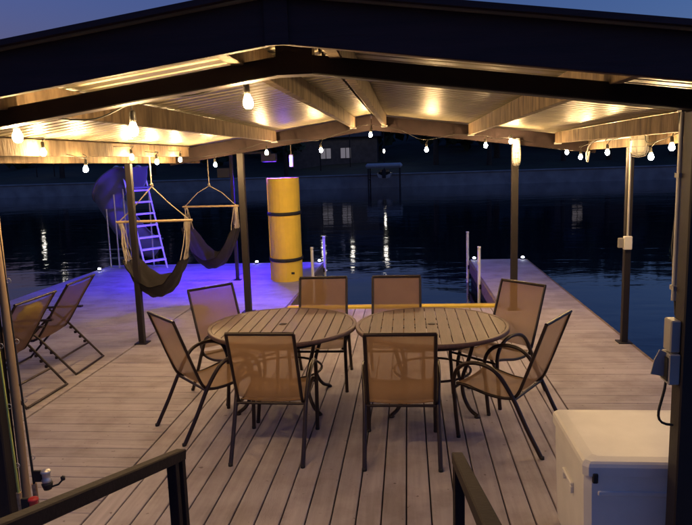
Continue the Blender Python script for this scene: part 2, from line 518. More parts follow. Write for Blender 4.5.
# ------------------------------------------------------------------ dock deck
XL, XS, XM, XPL, XPR, XR = -6.75, -3.35, -2.0, -1.87, 1.32, 2.48
YH, YE = 9.2, 13.85
mb = MB()
for (x0, x1, y0, y1) in ((XL, XS - .005, 3.2, YE), (XS + .005, XR, 1.2, YH), (XS + .005, XPL, YH + .01, YE), (XPR, XR, YH + .01, YE)):
    mb.box(x0 + .02, x1 - .02, y0 + .02, y1 - .02, -.62, -.034)
dk = struct(mb.build('dock_deck', M['float']), 'floating dock deck of pale weathered boards around an open boat slip')
plank_cache = {}
def plank(x0, x1, y0, y1, along, gap):
    w, d = round(x1 - x0, 3), round(y1 - y0, 3)
    k = (w, d, along)
    if k not in plank_cache:
        g = gap / 2
        b = MB()
        if along == 'Y':
            b.box(-w / 2 + g, w / 2 - g, -d / 2, d / 2, -.03, 0, .004)
        else:
            b.box(-w / 2, w / 2, -d / 2 + g, d / 2 - g, -.03, 0, .003)
        plank_cache[k] = b.mesh('plank', M['deckY' if along == 'Y' else 'deckX'])
    o = link('plank', plank_cache[k], dk, ((x0 + x1) / 2, (y0 + y1) / 2, random.uniform(-.0012, .0004)))
    return o
n = 22
pw = (XPR + .0 - XM) / n
for i in range(n):
    plank(XM + i * pw, XM + (i + 1) * pw, 1.25, YH, 'Y', .0095)
def cross_boards(x0, x1, y0, y1, w, gap):
    k = round((y1 - y0) / w); w = (y1 - y0) / k
    for i in range(k):
        plank(x0, x1, y0 + i * w, y0 + (i + 1) * w, 'X', gap)
cross_boards(XS + .012, XM - .006, 1.25, YH, .152, .005)
cross_boards(XS + .012, XPL, YH, YE, .152, .003)
cross_boards(XL, XS - .012, 3.2, YE, .152, .0025)
cross_boards(XPR + .006, XR, 1.25, YE, .19, .0028)
# timber rub rails round the dock edge
mb = MB()
mb.box(XR + .001, XR + .045, 1.2, YE, -.22, -.012); mb.box(XL - .045, XL - .001, 3.2, YE, -.22, -.012)
mb.box(XPR - .04, XPR - .001, YH + .08, YE, -.22, -.012); mb.box(XPL + .001, XPL + .04, YH + .08, YE, -.22, -.012)
mb.build('rub_rail', M['woodx'], dk)
MB().box(XPL + .05, XPR - .05, YH + .002, YH + .10, -.16, .045, .02).build('slip_bumper', M['yellow_paint'], dk)

# ------------------------------------------------------------------ roofed shelter
XRG = -.48
TIL = .009
def roof_z(x, y):      # underside of the sheeting
    return 2.735 + (y - 2.88) * TIL - .133 * abs(x - XRG)
sh = thing('dock_shelter', (0, 0, 0), 'low gabled dock roof on brown steel posts over the dining tables', 'shelter')
YF, YT, YR, YB = 2.5, 2.88, 9.0, 10.15
# steel posts
for (x, y, w, top) in ((-2.07, YT, .10, None), (1.235, YT, .10, None), (-2.36, YR + .05, .09, None), (1.47, YR + .05, .09, None), (XS + .06, 7.4, .07, 2.2), (2.43, 7.35, .07, 2.2)):
    zt = top or roof_z(x, y) - .225
    mb = MB(); mb.box(-w / 2, w / 2, -w / 2, w / 2, 0, zt - .002, .006)
    mb.box(-w / 2 - .04, w / 2 + .04, -w / 2 - .04, w / 2 + .04, .0, .012)
    mb.build('post', M['steel'], sh).location = (x, y, 0)
# front truss tube (two raking legs) and rear header
for sx in (-1, 1):
    xe = -3.5 if sx < 0 else 2.62
    za, zb = roof_z(XRG, YT) - .19, roof_z(xe, YT) - .19
    MB().bar([(XRG + sx * .002, YT, za), (xe, YT, zb)], .08, .08, bev=.005).build('truss_tube', M['steel'], sh)
    za, zb = roof_z(XRG, YR + .05) - .125, roof_z(xe * .99, YR + .05) - .125
    MB().bar([(XRG + sx * .002, YR + .05, za), (xe * .97, YR + .05, zb)], .07, .20, bev=.005).build('rear_header', M['rail'], sh)
    # fascia boards at the gable front and rear
    for yy in (YF, YB):
        za, zb = roof_z(XRG, yy) - .082, roof_z(xe, yy) - .082
        MB().bar([(XRG + sx * .001, yy, za), (xe + sx * .1, yy, zb - .0133)], .036, .175, bev=.003).build('fascia', M['fascia'], sh)
        MB().bar([(XRG + sx * .001, yy - (.03 if yy == YF else -.03), za + .098), (xe + sx * .1, yy - (.03 if yy == YF else -.03), zb + .085)], .10, .022).build('drip_edge', M['fascia'], sh)
MB().box(XRG - .045, XRG + .045, YF - .032, YF - .0185, roof_z(XRG, YF) - .178, roof_z(XRG, YF) + .02).build('fascia_plate', M['fascia'], sh)
MB().bar([(XRG, YT, roof_z(XRG, YT) - .19 - .05), (XRG, YT, roof_z(XRG, YT) - .03)], .16, .085, up=(0, 1, 0)).build('apex_plate', M['steel'], sh)
# purlins running front to back
for x, ye, hh, w in ((-3.12, YB - .03, .14, .05), (-1.84, YR, .145, .055), (-.73, YR, .145, .055), (-.30, YR, .145, .055), (.87, YR, .145, .055), (2.02, YR, .145, .055)):
    mb = MB()
    y0 = YF + .03
    z0, z1 = roof_z(x, y0) - .012 - hh / 2, roof_z(x, ye) - .012 - hh / 2
    pts = [(x + random.uniform(-.004, .004), y0 + (ye - y0) * i / 6, z0 + (z1 - z0) * i / 6) for i in range(7)]
    mb.bar(pts, w, hh, bev=.004)
    mb.build('purlin', M['wood'], sh)
    if ye == YR:
        MB().box(x - .042, x + .042, YR - .07, YR + .005, z1 - .085, z1 - .062).build('joist_hanger', M['grey_box'], sh)
# low eave beams on the outer posts
for x in (XS + .03, 2.46):
    MB().bar([(x, YF + .05, 2.29), (x, 6.0, 2.29), (x, YB - .05, 2.29)], .05, .18, bev=.005).build('eave_beam', M['wood'], sh)
    for y in (2.7, 5.0, 7.4, 9.8):
        MB().box(x - .02, x + .02, y - .04, y + .04, 2.382, roof_z(x, y) - .006).build('packing_block', M['wood'], sh)
# ribbed sheets, ridge to eave
def sheet(sx, y0, y1):
    x0, x1 = XRG, (-3.62 if sx < 0 else 2.74)
    prof = []
    y = y0
    while y < y1 - .01:
        prof += [(y, 0), (y + .05, 0), (y + .060, .030), (y + .085, .030), (y + .095, 0)]
        y += .15
    prof.append((y1, 0))
    vs = []
    for x in (x0 + sx * .012, x1):
        for (yy, dz) in prof:
            vs.append((x, yy, roof_z(x, yy) + dz))
        for (yy, dz) in prof:
            vs.append((x, yy, roof_z(x, yy) + dz + .006))
    k = len(prof)
    fs = []
    for q in range(k - 1):
        fs.append((q, q + 1, 2 * k + q + 1, 2 * k + q))
        fs.append((k + q, 3 * k + q, 3 * k + q + 1, k + q + 1))
    fs += [(0, 2 * k, 3 * k, k), (k - 1, 2 * k - 1, 4 * k - 1, 3 * k - 1)]
    mb = MB(); mb.add(vs, fs)
    mb.build('roof_sheet', M['sheet'], sh)
ys = [2.45 + .9 * i for i in range(9)]
for sx in (-1, 1):
    for a in ys:
        sheet(sx, a, min(a + .898, YB + .05))
mb = MB()
for sx in (-1, 1):
    mb.add([(XRG, 2.44, roof_z(XRG, 2.44) + .05), (XRG, YB, roof_z(XRG, YB) + .05), (XRG + sx * .17, YB, roof_z(XRG + .17, YB) + .034), (XRG + sx * .17, 2.44, roof_z(XRG + .17, 2.44) + .034)], [(0, 1, 2, 3)])
mb.build('ridge_cap', M['steel'], sh)

# ------------------------------------------------------------------ string lights
BP = [(0.0, .022), (.010, .0235), (.019, .031), (.0235, .045), (.0225, .058), (.017, .071), (.0125, .080), (.012, .092)]
bulb_mesh = MB().lathe(BP, (0, 0, 0), 14).mesh('bulb', M['bulb'])
sock_mesh = MB().lathe([(0, .085), (.0145, .085), (.0155, .10), (.0145, .130), (.010, .142), (.0, .142)], (0, 0, 0), 12).mesh('socket', M['socket'])
def light_string(label, bulbs, path):
    t = thing('string_lights', bulbs[0], label, 'string lights', 'warm bulb strings under the roof')
    o0 = Vector(bulbs[0])
    mb = MB(); mb.tube([Vector(p) - o0 for p in smooth_path(path, 6)], .0042, 6)
    for b, d in [(b, d) for b, d in zip(bulbs, [None] * len(bulbs))]:
        near = min(smooth_path(path, 6), key=lambda p: (p - Vector(b) - Vector((0, 0, .16))).length)
        top = Vector(b) + Vector((0, 0, .11))
        mb.tube([top - o0, (top + near) / 2 - o0, near - o0], .004, 6)
    mb.build('cable', M['wire'], t)
    for b in bulbs:
        s = link('socket', sock_mesh, t, Vector(b) + Vector((0, 0, -.035)) - o0)
        s.rotation_euler = (random.uniform(-.08, .08), random.uniform(-.08, .08), 0)
        link('bulb', bulb_mesh, s)
zt = lambda x: roof_z(x, YT) - .19
fb = [(-1.845, 2.95, 2.266), (-1.275, 2.95, 2.276), (-.715, 2.95, 2.38)]
light_string('three big warm bulbs on the cord under the front truss', fb,
             [(-2.3, 2.95, zt(-2.3) - .03), (-1.95, 2.95, zt(-1.95) - .01), (-1.845, 2.95, 2.41), (-1.66, 2.95, zt(-1.62) - .03), (-1.45, 2.95, zt(-1.45) - .065), (-1.23, 2.95, zt(-1.23) - .02), (-.95, 2.95, zt(-.95) - .04), (-.69, 2.95, zt(-.69)), (-.5, 2.95, zt(-.5) - .01)])
lb = [(-3.02, 5.16, 2.265), (-3.02, 5.84, 2.12), (-3.02, 6.91, 2.24), (-3.02, 7.62, 2.19), (-3.02, 8.42, 2.22)]
lp = [(-3.287, 4.9, 2.36)]
for i, b in enumerate(lb):
    lp += [(b[0], b[1] - .12, b[2] + .13), (b[0], b[1] + .05, b[2] + .135), (-3.285, b[1] + .38, 2.36)]
light_string('warm bulbs strung along the left eave beam', lb, lp)
bb = [(-2.62, 8.7, 2.14), (-1.9, 8.7, 2.28), (-1.15, 8.7, 2.29), (-.48, 8.7, 2.47), (.26, 8.7, 2.25), (1.04, 8.7, 2.28), (1.36, 8.7, 2.32)]
hz = lambda x: roof_z(x, YR) - .18
bp_ = [(-3.1, 8.99, hz(-3.1))]
for i, b in enumerate(bb):
    bp_ += [(b[0] - .04, b[1], min(b[2] + .15, hz(b[0]) + .02))]
    if i < len(bb) - 1:
        xm = (b[0] + bb[i + 1][0]) / 2
        bp_ += [(xm, 8.99, hz(xm))]
light_string('warm bulbs strung across the rear header', bb, bp_ + [(1.7, 8.99, hz(1.7))])
rb = [(2.2, 9.2, 2.16), (2.18, 8.44, 2.09), (2.18, 7.32, 2.13), (2.18, 6.04, 2.07), (2.18, 5.6, 2.145)]
rp = [(2.42, 10.0, 2.36)]
for b in rb:
    rp += [(b[0], b[1] + .05, b[2] + .14), (2.425, b[1] - .3, 2.34)]
light_string('warm bulbs strung along the right eave beam', rb, rp)

# ------------------------------------------------------------------ fittings on the shelter
def jar_light(x, y, z, s, label):
    t = thing('jar_light', (x, y, z), label, 'light fixture', 'caged jar lights')
    MB().lathe([(0, .0), (.055 * s, 0), (.062 * s, -.03), (.062 * s, -.12), (.056 * s, -.135), (0, -.135)], seg=18).build('housing', M['conduit'], t)
    MB().lathe([(.05 * s, -.136), (.058 * s, -.16), (.058 * s, -.29), (.045 * s, -.335), (.02 * s, -.352), (0, -.354)], seg=18).build('jar', M['glass'], t)
    mb = MB()
    for k in range(6):
        a = k * math.pi / 3
        mb.tube([(math.cos(a) * r, math.sin(a) * r, z_) for r, z_ in ((.064 * s, -.12), (.068 * s, -.2), (.067 * s, -.3), (.05 * s, -.352), (.0, -.366))], .0035, 5)
    for z_ in (-.19, -.26, -.32):
        r = .069 * s if z_ > -.3 else .064 * s
        mb.tube([(math.cos(k * math.pi / 9) * r, math.sin(k * math.pi / 9) * r, z_) for k in range(18)], .0035, 5, closed=True)
    mb.build('cage', M['conduit'], t)
    return t
jar_light(2.345, 6.85, 2.45, 1.35, 'big caged jar light under the right eave, left of front post').children
MB().box(-.02, .085, -.05, .05, -.10, -.005, .006).build('bracket', M['conduit'], bpy.data.objects['jar_light'])
jar_light(1.47, 8.93, 2.38, .8, 'small caged jar light at the top of the right rear post')
cdt = thing('conduit_run', (2.42, 7.3, 2.2), 'pale electrical conduit along right eave and down the outer post', 'conduit')
mb = MB()
mb.tube([(-.004, -4.6, .13), (-.004, 1.4, .10)], .012, 8)
mb.tube(bez((-.004, 1.4, .10), (-.004, 1.75, .10), (-.004, 1.8, -.16), (-.004, 1.66, -.16), 8) + [(-.004, 1.6, -.02)], .012, 8)
mb.build('eave_pipe', M['conduit'], cdt)
MB().tube([(-.005, .0, -.01), (-.005, .0, -.98)], .012, 8).build('drop_pipe', M['conduit'], cdt)
MB().box(-.06, .03, -.062, -.012, -1.12, -.97, .008).build('switch_box', M['white_plastic'], cdt)
MB().box(-.115, -.062, -.05, -.01, -1.10, -.99, .006).build('side_box', M['grey_box'], cdt)

ob = thing('outlet_box', (1.185, 2.88, 1.09), 'grey weatherproof outlet box with flipped cover on the right front post', 'outlet')
MB().box(-.045, -.001, -.03, .05, .145, .29, .005).build('upper_box', M['grey_box'], ob)
MB().box(-.050, -.001, -.04, .055, .0, .14, .005).build('lower_box', M['grey_box'], ob)
MB().box(-.056, -.051, -.035, .05, .015, .125, .003).build('face_plate', M['black'], ob)
cv = MB(); cv.bar([(-.053, 0, .142), (-.072, 0, .10), (-.085, 0, .035)], .055, .006, up=(0, 1, 0)); cv.build('cover', M['grey_box'], ob)
MB().tube(bez((-.045, .0, .002), (-.05, .0, -.10), (-.12, 0, -.20), (-.005, 0, -.20), 10), .006, 6).build('cable', M['wire'], ob)
pc = thing('riser_conduit', (1.185, 2.952, 0), 'pale riser pipe clipped beside the right front post', 'conduit')
MB().tube([(0, 0, 1.45), (0, 0, 2.32)], .011, 8).build('pipe', M['conduit'], pc)
MB().tube([(.014, .0, 1.38), (-.012, .006, 1.7), (.01, .005, 2.0), (-.01, 0, 2.3)], .006, 6).build('cable', M['wire'], pc)
for z in (1.5, 2.0, 2.28):
    MB().box(-.014, .03, -.03, .014, z, z + .02).build('clip', M['grey_box'], pc)
MB().tube([(0, 0, 0), (0, 0, 2.42)], .022, 10).build('pipe', M['tan_pipe'], thing('standpipe', (-1.995, 2.93, 0), 'tan vertical pipe beside the left front post', 'pipe'))

def led_bar(loc, label, mount):
    t = thing('blue_led_light', loc, label, 'led light', 'blue led lights')
    MB().box(-.03, .03, -.012, .02, -.09, .09, .004).build('housing', M['black'], t)
    MB().box(-.02, .02, -.018, -.0125, -.075, .075, .002).build('diffuser', M['led_dim'], t)
    if mount:
        MB().bar([(0, .005, .085), (0, .005, mount)], .012, .012).build('hanger', M['steel'], t)
    return t
led_bar((-1.62, 9.0, 2.18), 'upright blue led light hanging from the rear header near yellow roll', roof_z(-1.62, 9.05) - .225 - 2.18)
lt = thing('light_post', (-3.24, 11.74, 0), 'slim dark post with a blue floodlight behind the second hammock chair', 'light post')
mb = MB(); mb.box(-.03, .03, -.03, .03, 0, 2.35, .004); mb.box(-.07, .07, -.07, .07, 0, .012); mb.build('post', M['steel'], lt)
MB().box(-.03, .75, -.02, .02, 2.352, 2.392).build('arm', M['steel'], lt)
MB().box(.60, .84, -.07, .07, 2.28, 2.35, .008).build('lamp_housing', M['black'], lt)
MB().box(.62, .82, -.06, .06, 2.268, 2.278, .002).build('lamp_lens', M['led'], lt)
mb = MB()
for a in (.59, .845):
    mb.box(a - .005, a + .005, -.075, .075, 2.20, 2.345)
for b in (-.075, .075):
    mb.box(.59, .845, b - .005, b + .005, 2.20, 2.345)
mb.build('added_lamp_hood', M['black'], lt)  # hood added to keep the blue light on the pier, off the chairs
mb = MB()
mb.box(-.26, -.032, -.055, -.047, 1.94, 2.11); mb.box(-.26, -.032, -.046, .046, 2.102, 2.11)
mb.build('added_lamp_hood', M['black'], lt)  # side lamp's hood, also added to confine its light; open towards the ladder
MB().box(-.12, -.032, -.04, .04, 1.95, 2.1, .005).build('lamp_housing', M['black'], lt)
MB().box(-.13, -.122, -.035, .035, 1.96, 2.09, .002).build('lamp_lens', M['led'], lt)

# ------------------------------------------------------------------ dining tables
def make_table(cx, cy, label):
    t = thing('round_table', (cx, cy, 0), label, 'table', 'round slatted tables')
    r, n = .655, 13
    ri = r - .028
    w = 2 * ri / n
    for i in range(n):
        x0, x1 = -ri + i * w + .004, -ri + (i + 1) * w - .004
        xs = [x0 + (x1 - x0) * k / 3 for k in range(4)]
        top = [(x, math.sqrt(max(0, ri * ri - x * x)) + .004) for x in xs]
        poly = [(x, -y) for x, y in top] + [(x, y) for x, y in reversed(top)]
        k = len(poly)
        mb = MB()
        mb.add([(x, y, .690) for x, y in poly] + [(x, y, .708) for x, y in poly], [tuple(range(k))[::-1], tuple(range(k, 2 * k))] + [(a, (a + 1) % k, k + (a + 1) % k, k + a) for a in range(k)])
        mb.build('slat', M['slat'], t)
    MB().sweep([(r * math.cos(2 * math.pi * a / 64) * .985, r * math.sin(2 * math.pi * a / 64) * .985, .694) for a in range(64)],
               [(-.016, -.017), (.016, -.017), (.016, .012), (.011, .0165), (-.011, .0165), (-.016, .012)], up=(0, 0, 1), closed=True).build('rim', M['slat'], t)
    mb = MB()
    for yy in (-.3, 0, .3):
        q = math.sqrt(ri * ri - yy * yy)
        mb.box(-q, q, yy - .015, yy + .015, .672, .689)
    mb.build('slat_support', M['frame'], t)
    mb = MB(); mb.lathe([(.020, .709), (.034, .709), (.034, .713), (.020, .713)], seg=16)
    mb.build('umbrella_ring', M['frame'], t)
    for k in range(4):
        a = math.pi / 4 + k * math.pi / 2
        c, s = math.cos(a), math.sin(a)
        pr = [(.46, .674), (.45, .60), (.40, .45), (.345, .30), (.355, .16), (.42, .055), (.50, .016)]
        MB().tube(smooth_path([(q * c, q * s, z) for q, z in pr], 5), .0165, 8).build('leg', M['frame'], t)
        MB().lathe([(0, 0), (.024, 0), (.026, .006), (.02, .02), (0, .022)], (.50 * c, .50 * s, 0), 10).build('foot', M['frame'], t)
    mb = MB()
    mb.tube([(.335 * math.cos(2 * math.pi * a / 32), .335 * math.sin(2 * math.pi * a / 32), .30) for a in range(32)], .011, 8, closed=True)
    mb.tube([(.43 * math.cos(2 * math.pi * a / 32), .43 * math.sin(2 * math.pi * a / 32), .60) for a in range(32)], .011, 8, closed=True)
    mb.build('brace_ring', M['frame'], t)
make_table(-1.13, 5.50, 'round brown slatted patio table on the left, by the hammock chairs')
make_table(.19, 5.47, 'round brown slatted patio table on the right, by the dock box')

# ------------------------------------------------------------------ sling dining chairs
def make_chair():
    t = thing('patio_chair', (0, 0, 0), '', 'chair', 'tan sling chairs round the tables')
    hw = .262
    for s in (-1, 1):
        x = s * hw
        # leg-arm-leg tube in one run
        pts = smooth_path([(x, .235, .0), (x, .262, .25), (x, .272, .47), (x * 1.03, .20, .585), (x * 1.05, .06, .622), (x * 1.04, -.08, .575), (x, -.20, .41), (x, -.31, .2), (x, -.425, .0)], 6)
        MB().tube(pts, .0160, 8).build('leg_and_arm', M['frame'], t)
        # back upright and seat rail in one run
        xs = s * .238
        pts = smooth_path([(xs, -.43, .968), (xs, -.37, .80), (xs, -.29, .58), (xs, -.225, .425), (xs, -.15, .385), (xs, .0, .385), (xs, .18, .42), (xs, .262, .425)], 6)
        MB().tube(pts, .0125, 8).build('side_rail', M['frame'], t)
        for y in (.235, -.425):
            MB().lathe([(0, 0), (.0165, 0), (.0165, .02), (0, .021)], (x, y, 0), 8).build('foot_cap', M['black'], t)
    mb = MB()
    mb.tube([(-.26, -.21, .39), (.26, -.21, .39)], .011, 8)
    mb.tube([(-.262, .262, .40), (.262, .262, .40)], .011, 8)
    mb.build('seat_crossbar', M['frame'], t)
    MB().tube([(-.242, -.432, .972), (.242, -.432, .972)], .0135, 8).build('top_rail', M['frame'], t)
    bk = [(-.428, .965), (-.37, .80), (-.292, .58), (-.235, .45)]
    def sl(path, dip):
        P = smooth_path([(0, y, z) for y, z in path], 5)
        N = len(P) - 1
        def f(u, v):
            p = P[round(u * N)]
            q = 1 - (2 * v - 1) ** 2
            return ((v - .5) * .465, p.y - dip * q * .6, p.z - dip * q)
        return f, N
    for nm, path, dip in (('back_sling', bk, .008), ('seat_sling', [(-.205, .425), (-.14, .395), (.0, .392), (.18, .425), (.265, .432)], .014)):
        f, N = sl(path, dip)
        MB().grid(f, N, 8).build(nm, M['sling'], t)
    return t
def ang(fx, fy):
    return math.atan2(-fx, fy)
chairs = [(-1.02, 4.62, ang(.02, 1), 'tan sling chair with its back to us at the left table'),
          (-.07, 4.585, ang(-.01, 1), 'tan sling chair with its back to us at the right table'),
          (-.86, 5.94, ang(.02, -1), 'tan sling chair facing us behind the left table, slip behind it'),
          (-.135, 5.94, ang(-.02, -1), 'tan sling chair facing us behind the gap between the tables, right one'),
          (-1.62, 5.0, ang(.72, .70), 'tan sling chair angled at the front left of the left table'),
          (-1.60, 5.64, ang(.73, -.69), 'tan sling chair angled at the back left corner of the left table'),
          (.74, 5.65, ang(-.72, -.70), 'tan sling chair angled at the back right corner of the right table'),
          (.70, 4.82, ang(-.84, .54), 'tan sling chair angled at the front right, nearest the dock box')]
base = make_chair()
for i, (x, y, a, lab) in enumerate(chairs):
    c = base if i == 0 else copy_tree(base)
    c.location = (x, y, 0); c.rotation_euler = (0, 0, a); c['label'] = lab

# ------------------------------------------------------------------ folding deck chairs
def make_folder():
    t = thing('folding_chair', (0, 0, 0), '', 'folding chair', 'brown folding chairs by the water')
    for s in (-1, 1):
        x = s * .30
        MB().tube(smooth_path([(x, -.45, .96), (x, -.30, .74), (x, -.10, .43), (x, -.02, .37)], 5), .014, 8).build('back_upright', M['frame'], t)
        MB().tube(smooth_path([(x, -.02, .37), (x, .25, .38), (x, .46, .40)], 4), .014, 8).build('seat_rail', M['frame'], t)
        MB().tube([(x * 1.09, -.47, .0), (x * 1.09, -.10, .40), (x * 1.09, .12, .57)], .0125, 8).build('leg', M['frame'], t)
        MB().tube([(x * 1.04, .40, .0), (x * 1.04, .1, .32), (x * 1.04, -.24, .64)], .0125, 8).build('leg', M['frame'], t)
        MB().bar([(x * 1.1, -.27, .60), (x * 1.1, .0, .595), (x * 1.1, .22, .585)], .045, .022, bev=.006).build('armrest', M['frame'], t)
        for k in range(4):
            MB().box(x * 1.07 - .008, x * 1.07 + .008, -.13 - .05 * k, -.10 - .05 * k, .34 - .055 * k, .37 - .055 * k, .003).build('recline_notch', M['frame'], t)
    mb = MB()
    for y, z in ((-.47, .012), (.40, .012), (-.30, .17), (-.45, .96), (.46, .40)):
        MB().tube([(-.322, y, z), (.322, y, z)], .012, 8).build('crossbar', M['frame'], t)
    P = smooth_path([(0, -.445, .945), (0, -.30, .725), (0, -.10, .425), (0, -.02, .375), (0, .25, .385), (0, .455, .405)], 5)
    N = len(P) - 1
    MB().grid(lambda u, v: ((v - .5) * .585, P[round(u * N)].y, P[round(u * N)].z - .02 * (1 - (2 * v - 1) ** 2)), N, 6).build('sling', M['sling2'], t)
    return t
f0 = make_folder()
for i, (x, y, a, lab) in enumerate(((-3.98, 6.50, 92, 'reclining brown folding chair nearer the pool slide'), (-3.92, 5.58, 88, 'reclining brown folding chair at the left edge of the view'))):
    c = f0 if i == 0 else copy_tree(f0)
    c.location = (x, y, 0); c.rotation_euler = (0, 0, R(a)); c['label'] = lab
mb = MB()
def cush(u, v):
    a, b = 2 * math.pi * u, math.pi * (v - .5)
    f = lambda q, e: math.copysign(abs(q) ** e, q)
    return (.20 * f(math.cos(b), .5) * f(math.cos(a), .6), .055 * f(math.sin(b), .9) + .006 * math.sin(7 * a), .17 * f(math.cos(b), .5) * f(math.sin(a), .6))
mb.grid(cush, 28, 12)
cu = tag(mb.build('cushion', M['yellow_paint']), 'yellow cushion propped on the folding chair nearer the slide', 'cushion')
cu.location = (-4.12, 6.42, .575); cu.rotation_euler = (R(32), 0, R(92))

# ------------------------------------------------------------------ hammock chairs
def hammock(cx, cy, zbar, zapex, ztop, zlow, hw, rise, label, rz):
    t = thing('hammock_chair', (cx, cy, 0), label, 'hammock chair', 'hanging hammock chairs', rz)
    MB().tube([(-.475, 0, zbar), (.475, 0, zbar)], .016, 10).build('spreader_bar', M['bar'], t)
    mb = MB()
    mb.tube([(0, 0, ztop), (0, 0, zapex)], .008, 6)
    mb.tube([(-.43, 0, zbar + .012), (-.2, 0, zbar + .22), (0, 0, zapex)], .007, 6)
    mb.tube([(.43, 0, zbar + .012), (.2, 0, zbar + .22), (0, 0, zapex)], .007, 6)
    mb.tube([(.02 * math.cos(k), .02 * math.sin(k), zapex + .01 + .004 * k) for k in range(7)], .008, 6)
    mb.build('suspension_rope', M['rope'], t)
    rnd = random.Random(int(cx * 100))
    for s in (-1, 1):
        mb = MB()
        for k in range(7):
            q = (k - 3) / 3
            x0 = s * (.43 + .025 * q)
            p1 = (s * (hw - .01), q * .11, zlow + rise + .02)
            mb.tube([(x0, 0, zbar), (s * (.43 * .55 + hw * .45) + rnd.uniform(-.015, .015), q * .06, (zbar + p1[2]) / 2 - .02), p1], .0055, 5)
        for q in (-1, 1):
            mb.tube([(s * .40, 0, zbar), (s * .36, q * .06, zbar - .3), (s * hw * .9, q * .17, zlow + rise)], .006, 5)
        mb.build('side_cords', M['rope'], t)
    def fab(u, v):
        s, w = 2 * u - 1, 2 * v - 1
        a = abs(s)
        x = hw * math.copysign(a ** .8, s)
        z = zlow + rise * a ** 1.9
        y = .30 * w * (1 - .45 * a ** 3)
        z += (.19 * w * w + .03 * w) * (1 - .75 * a ** 4)
        z += .012 * math.sin(9 * s + 4 * w) * (1 - w * w) + .008 * math.sin(17 * s - 6 * w)
        return (x + .01 * math.sin(11 * w + 3 * s), y, z)
    def fab2(u, v):
        p = fab(u, v)
        return (p[0] * .985, p[1] * .985, p[2] + .012)
    mb = MB(); mb.grid(fab, 36, 16); mb.grid(fab2, 36, 16)
    mb.build('fabric_seat', M['cloth'], t)
hammock(-3.06, 7.66, 1.485, 1.91, 2.44, .54, .37, .44, 'dark hammock chair on ropes nearer us, beside the left post', R(4))
bpy.data.objects['hammock_chair'].location.x = -3.13
hammock(-3.2, 9.97, 1.515, 1.84, 2.46, .52, .44, .62, 'dark hammock chair farther back, half hidden by the rear post', R(-6))
bpy.data.objects['hammock_chair.001'].location.x = -3.13

# ------------------------------------------------------------------ rolled yellow mat, guide poles, dock lights
ym = thing('rolled_foam_mat', (-2.28, 11.72, 0), 'tall yellow foam water mat rolled up and strapped, standing by the slip', 'foam mat')
mb = MB()
turns, th = 6.5, .030
sp = []
N = 170
for i in range(N + 1):
    a = 2 * math.pi * turns * i / N
    sp.append((a, .085 + .0325 * a / (2 * math.pi)))
inn = [(math.cos(a) * (r - th / 2), math.sin(a) * (r - th / 2)) for a, r in sp]
out = [(math.cos(a) * (r + th / 2), math.sin(a) * (r + th / 2)) for a, r in sp]
vs = [(x, y, 0.0) for x, y in inn] + [(x, y, 0.0) for x, y in out] + [(x, y, 1.90) for x, y in inn] + [(x, y, 1.90) for x, y in out]
k = N + 1
fs = []
for i in range(N):
    fs += [(i, k + i, k + i + 1, i + 1), (2 * k + i, 2 * k + i + 1, 3 * k + i + 1, 3 * k + i), (i, i + 1, 2 * k + i + 1, 2 * k + i), (k + i, 3 * k + i, 3 * k + i + 1, k + i + 1)]
fs += [(N, k + N, 3 * k + N, 2 * k + N), (0, 2 * k, 3 * k, k)]
mb.add(vs, fs); mb.build('roll', M['yellow'], ym)
rr = sp[-1][1] + th / 2 + .001
for z in (1.27, .42):
    mb = MB()
    mb.sweep([(math.cos(2 * math.pi * a / 40) * rr, math.sin(2 * math.pi * a / 40) * rr, z + .02 * math.sin(2 * math.pi * a / 40)) for a in range(40)], [(-.003, -.03), (.004, -.03), (.004, .03), (-.003, .03)], up=(0, 0, 1), closed=True)
    s = mb.build('strap', M['black'], ym)
    MB().box(-.035, .035, -rr - .016, -rr - .004, z - .04, z + .01, .003).build('buckle', M['black'], s)
mb = MB(); mb.tube([(rr * math.cos(a), rr * math.sin(a), 1.235 + .008 * math.sin(3 * a)) for a in [-2.6 + .1 * i for i in range(26)]], .005, 5); mb.build('tie_cord', M['black'], ym)
MB().box(-.03, .03, -.002, .002, -.02, .02).build('label_patch', M['black'], ym).location = (.16, -.255, .16)

for x, y, top, lab in ((XPL + .075, 11.74, .60, 'white guide pole on the slip beside the yellow roll'), (XPL + .075, 13.5, .60, 'white guide pole at the far end of the left pier'),
                       (XPR - .075, 13.6, .63, 'white guide pole at the far end of the right pier'), (XPR - .075, 11.4, .60, 'white guide pole partway along the right pier')):
    t = thing('guide_pole', (x, y, -.5), lab, 'guide pole', 'white slip guide poles')
    MB().tube([(0, 0, 0), (0, 0, top + .5)], .028, 12).build('pole', M['pvc'], t)
    MB().lathe([(0, .0), (.031, 0), (.031, -.04), (.028, -.04)], (0, 0, top + .505), 12).build('cap', M['pvc'], t)
    sgn = -1 if x < 0 else 1
    MB().box(min(0, sgn * .036), max(0, sgn * .036), -.04, .04, .34, .42).build('bracket', M['steel'], t)
for x, y, lab in ((1.40, 13.78, 'small lit dock light at the left end corner of the right pier'), (2.42, 13.78, 'small lit dock light at the right end corner of the right pier'), (-6.66, 13.1, 'small lit dock light by the slide supports'), (-1.95, 13.78, 'small lit dock light at the end of the left pier'), (-3.35, 13.78, 'small lit dock light midway along the left pier end')):
    t = thing('dock_light', (x, y, 0), lab, 'dock light', 'small lights on the pier ends')
    MB().lathe([(0, 0), (.045, 0), (.045, .018), (.035, .03), (0, .032)], seg=12).build('base', M['black'], t)
    MB().lathe([(.03, .0305), (.032, .05), (.02, .062), (0, .064)], seg=12).build('lens', M['dock_led'], t)

